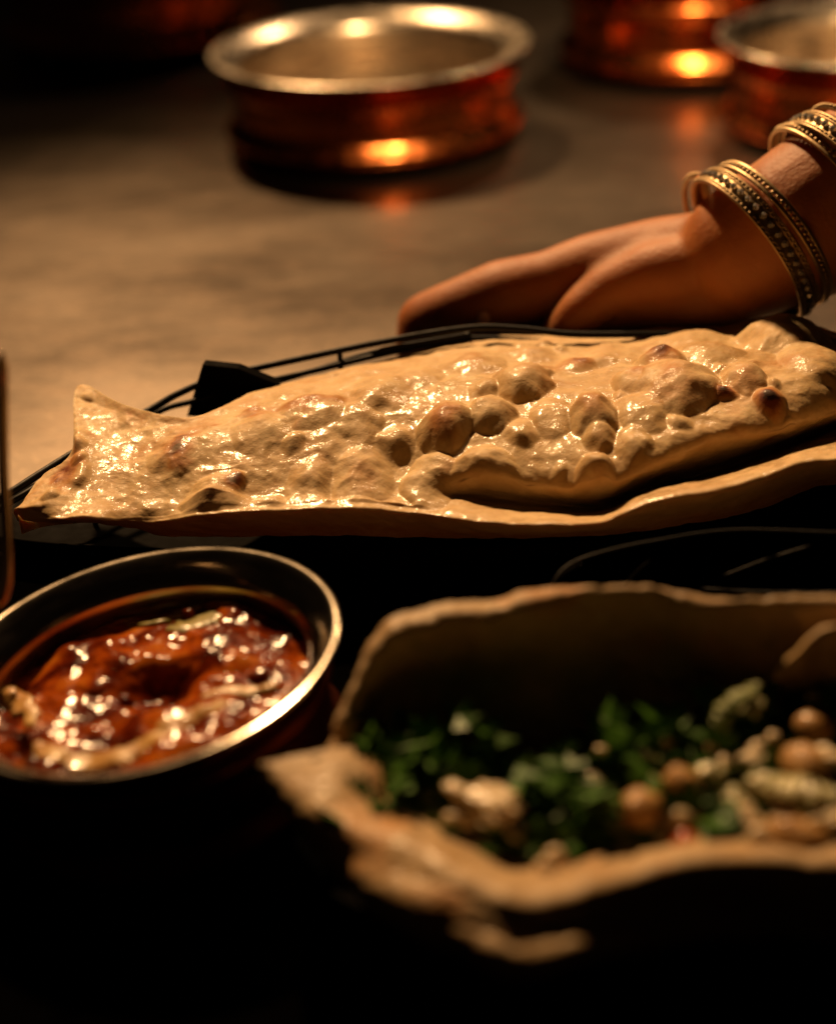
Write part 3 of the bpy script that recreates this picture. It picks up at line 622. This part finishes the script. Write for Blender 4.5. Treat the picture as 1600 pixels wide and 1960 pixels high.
chain([(2000, 150, .162, .038), (1760, 290, .135, .035), (1626, 372, .1195, .0340), (1535, 428, .109, .0325), WR])
off = lambda p, dy, dz, dx=0: None
def chain3(pts): 
    for (a, ra), (b, rb) in zip(pts, pts[1:]): capsule(np.array(a), np.array(b), ra, rb)
W0 = ath(*WR[:3])
# index finger, seen along its whole length
I = [(ath(1400, 478, .094), .018), (ath(1265, 492, .086), .0175), (ath(1130, 524, .078), .0176), (ath(1050, 548, .073), .0158), (ath(962, 570, .069), .0170), (ath(872, 600, .062), .0150), (ath(822, 622, .056), .0150), (ath(816, 670, .046), .0140)]
chain([(1400, 490, .090, .019), (1270, 512, .084, .0175), (1175, 536, .078, .0155)])
chain3(I)
# middle, ring and little finger behind it, stepping down
for k, (dy, dz, ln) in enumerate(((.008, -.014, .97), (.022, -.026, .93), (.036, -.040, .80))):
    b = [(W0 + np.array([-.004, .004 * k, -.006 - .003 * k]), .018), (I[2][0] + np.array([.008 * k + .004, dy, dz]), .0125)]
    k0 = b[-1][0]; d1 = (I[4][0] - I[2][0]) * ln; d2 = (I[5][0] - I[4][0]) * ln
    p1 = k0 + d1 + np.array([.004, -.002, -.004]); p2 = p1 + d2 * .8 + np.array([.006, -.010, -.006]); p3 = p2 + np.array([.004, -.014, -.006])
    b += [(p1, .0098), (p2, .0088), (p3, .0078)]; chain3(b)
# palm heel and thumb, nearest to us
chain([(1400, 505, .088, .018), (1300, 540, .080, .0195), (1215, 585, .068, .0165), (1130, 635, .056, .0115), (1060, 668, .046, .0092)])
chain([(1395, 560, .078, .0165), (1290, 605, .064, .019), (1200, 640, .052, .014)])
chain([(1290, 535, .078, .016), (1150, 560, .068, .0140), (1000, 592, .060, .0115), (915, 618, .055, .0092), (880, 662, .042, .0078)])
chain([(1380, 505, .090, .017), (1250, 530, .084, .0150), (1170, 556, .078, .0118), (1115, 596, .070, .0105), (1070, 648, .058, .0100)])
v, f = join(parts); body = obj('skin', v, f, SKIN, hand)
rm = body.modifiers.new('one_surface', 'REMESH'); rm.mode = 'VOXEL'; rm.voxel_size = .0014; rm.use_smooth_shade = True
s2 = body.modifiers.new('smooth', 'SMOOTH'); s2.factor = .6; s2.iterations = 20
# nail of a curled fingertip showing over the rail
def nailmesh(c, sx, sz, nrm_):
    nrm_ = np.array(nrm_, float); nrm_ /= np.linalg.norm(nrm_); a = np.cross(nrm_, [0, 0, 1.0]); a /= np.linalg.norm(a); b = np.cross(a, nrm_)
    V = []
    for i in range(9):
        for j in range(9):
            x = i / 4 - 1; y = j / 4 - 1; k = 1 - .18 * x * x * 1
            V.append(c + a * x * sx * math.sqrt(1 - .35 * y * y) + b * y * sz * k - nrm_ * .0012 * (x * x))
    return V, gridfaces(9, 9)
c = at(925, 611, .0496); c = c + .0012 * (CAM - c) / np.linalg.norm(CAM - c); v, f = nailmesh(c, .0024, .0034, CAM - c); nl = obj('fingernail', v, f, NAIL, hand)
nl.modifiers.new('thickness', 'SOLIDIFY').thickness = .0006

# ------------------------------------------------------------------ bangles
axis = .79 * _R + .60 * _V + .03 * _F; axis /= np.linalg.norm(axis)
def frame(ax):
    a = np.cross(ax, [0, 0, 1.0]); a /= np.linalg.norm(a); b = np.cross(ax, a); return a, b
def ring_pts(c, ax, r, n):
    a, b = frame(ax); t = np.linspace(0, 2 * np.pi, n + 1)[:-1]
    return c + r * (np.outer(np.cos(t), a) + np.outer(np.sin(t), b)), np.outer(np.cos(t), a) + np.outer(np.sin(t), b)
def band(c, ax, r, wid, th, n=96):
    _, d = ring_pts(c, ax, r, n)
    prof = [(-wid / 2, 0), (-wid / 2, th * .8), (-wid * .35, th), (wid * .35, th), (wid / 2, th * .8), (wid / 2, 0)]
    V = np.stack([c + d * (r + q) + ax * p for p, q in prof] , 1).reshape(-1, 3)
    F = []
    for i in range(n):
        for j in range(6):
            F.append((i * 6 + j, i * 6 + (j + 1) % 6, ((i + 1) % n) * 6 + (j + 1) % 6, ((i + 1) % n) * 6 + j))
    return V, F
_bead = None
def sphere_mesh(name, mat, sub, sq=(1, 1, 1)):
    bm = bmesh.new(); bmesh.ops.create_icosphere(bm, subdivisions=sub, radius=1); 
    for v in bm.verts: v.co.x *= sq[0]; v.co.y *= sq[1]; v.co.z *= sq[2]
    me = bpy.data.meshes.new(name); bm.to_mesh(me); bm.free(); me.materials.append(mat); 
    if sub > 1: me.shade_smooth()
    return me
BEAD = sphere_mesh('bead', GOLD, 2); STONE = sphere_mesh('stone', GLASS, 1)
def bangle(label, top_px, r, kind, ax=None):
    ax = axis if ax is None else ax
    cpx = top_px[0] + .605 * r / .034 * 152; cpy = top_px[1] + .79 * r / .034 * 152
    c = ath(cpx, cpy, top_px[2]); c = c + .004 * (CAM - c) / np.linalg.norm(CAM - c)
    r = r * 1.04
    root = thing('bangle', label, 'bangle', tuple(c), 'gold bangles on the forearm')
    def beads(me, rr, shift, n, size, nm):
        P, d = ring_pts(c + ax * shift, ax, rr, n)
        for p in P:
            o = bpy.data.objects.new(nm, me); link(o); o.parent = root; o.location = tuple(p - c); o.scale = (size,) * 3
    if kind == 'thin':
        v, f = band(c, ax, r, .0022, .0012); obj('band', v, f, GOLD, root)
        beads(BEAD, r + .0014, 0, 84, .00105, 'bead')
    elif kind == 'double':
        v, f = band(c + ax * .0016, ax, r, .0016, .0014); obj('band', v, f, GOLD, root)
        v, f = band(c - ax * .0016, ax, r, .0016, .0014); obj('band', v, f, GOLD, root)
        beads(BEAD, r + .0010, 0, 84, .0010, 'bead')
    else:
        v, f = band(c, ax, r, .0086, .0009); obj('band', v, f, GOLD, root)
        for s in (-.0040, .0040, -.0026, .0026):
            v, f = tube(ring_pts(c + ax * s, ax, r + .0012, 96)[0], .0006 if abs(s) > .003 else .0004, 6, closed=True); obj('rim_wire', v, f, GOLD, root)
        beads(STONE, r + .0016, 0, 48, .0016, 'stone')
        beads(BEAD, r + .0013, .0033, 90, .0007, 'bead'); beads(BEAD, r + .0013, -.0033, 90, .0007, 'bead')
    return root
ax1 = .82 * _R + .56 * _V + .12 * _F; ax1 /= np.linalg.norm(ax1)
bangle('loose thin beaded gold bangle nearest the hand', (1318, 356, .094), .0318, 'thin', ax1)
bangle('wide gold bangle set with clear stones lying at the wrist', (1352, 352, .099), .0330, 'wide')
bangle('slim double beaded gold bangle just above the wide wrist bangle', (1390, 332, .104), .0325, 'double')
bangle('thin plain edged gold bangle below the upper jewelled bangle', (1497, 262, .1155), .0345, 'double')
bangle('wide gold bangle set with clear stones higher on the forearm', (1532, 248, .1195), .0345, 'wide')
bangle('thin beaded gold bangle highest on the forearm by the right edge', (1572, 226, .124), .0345, 'thin')
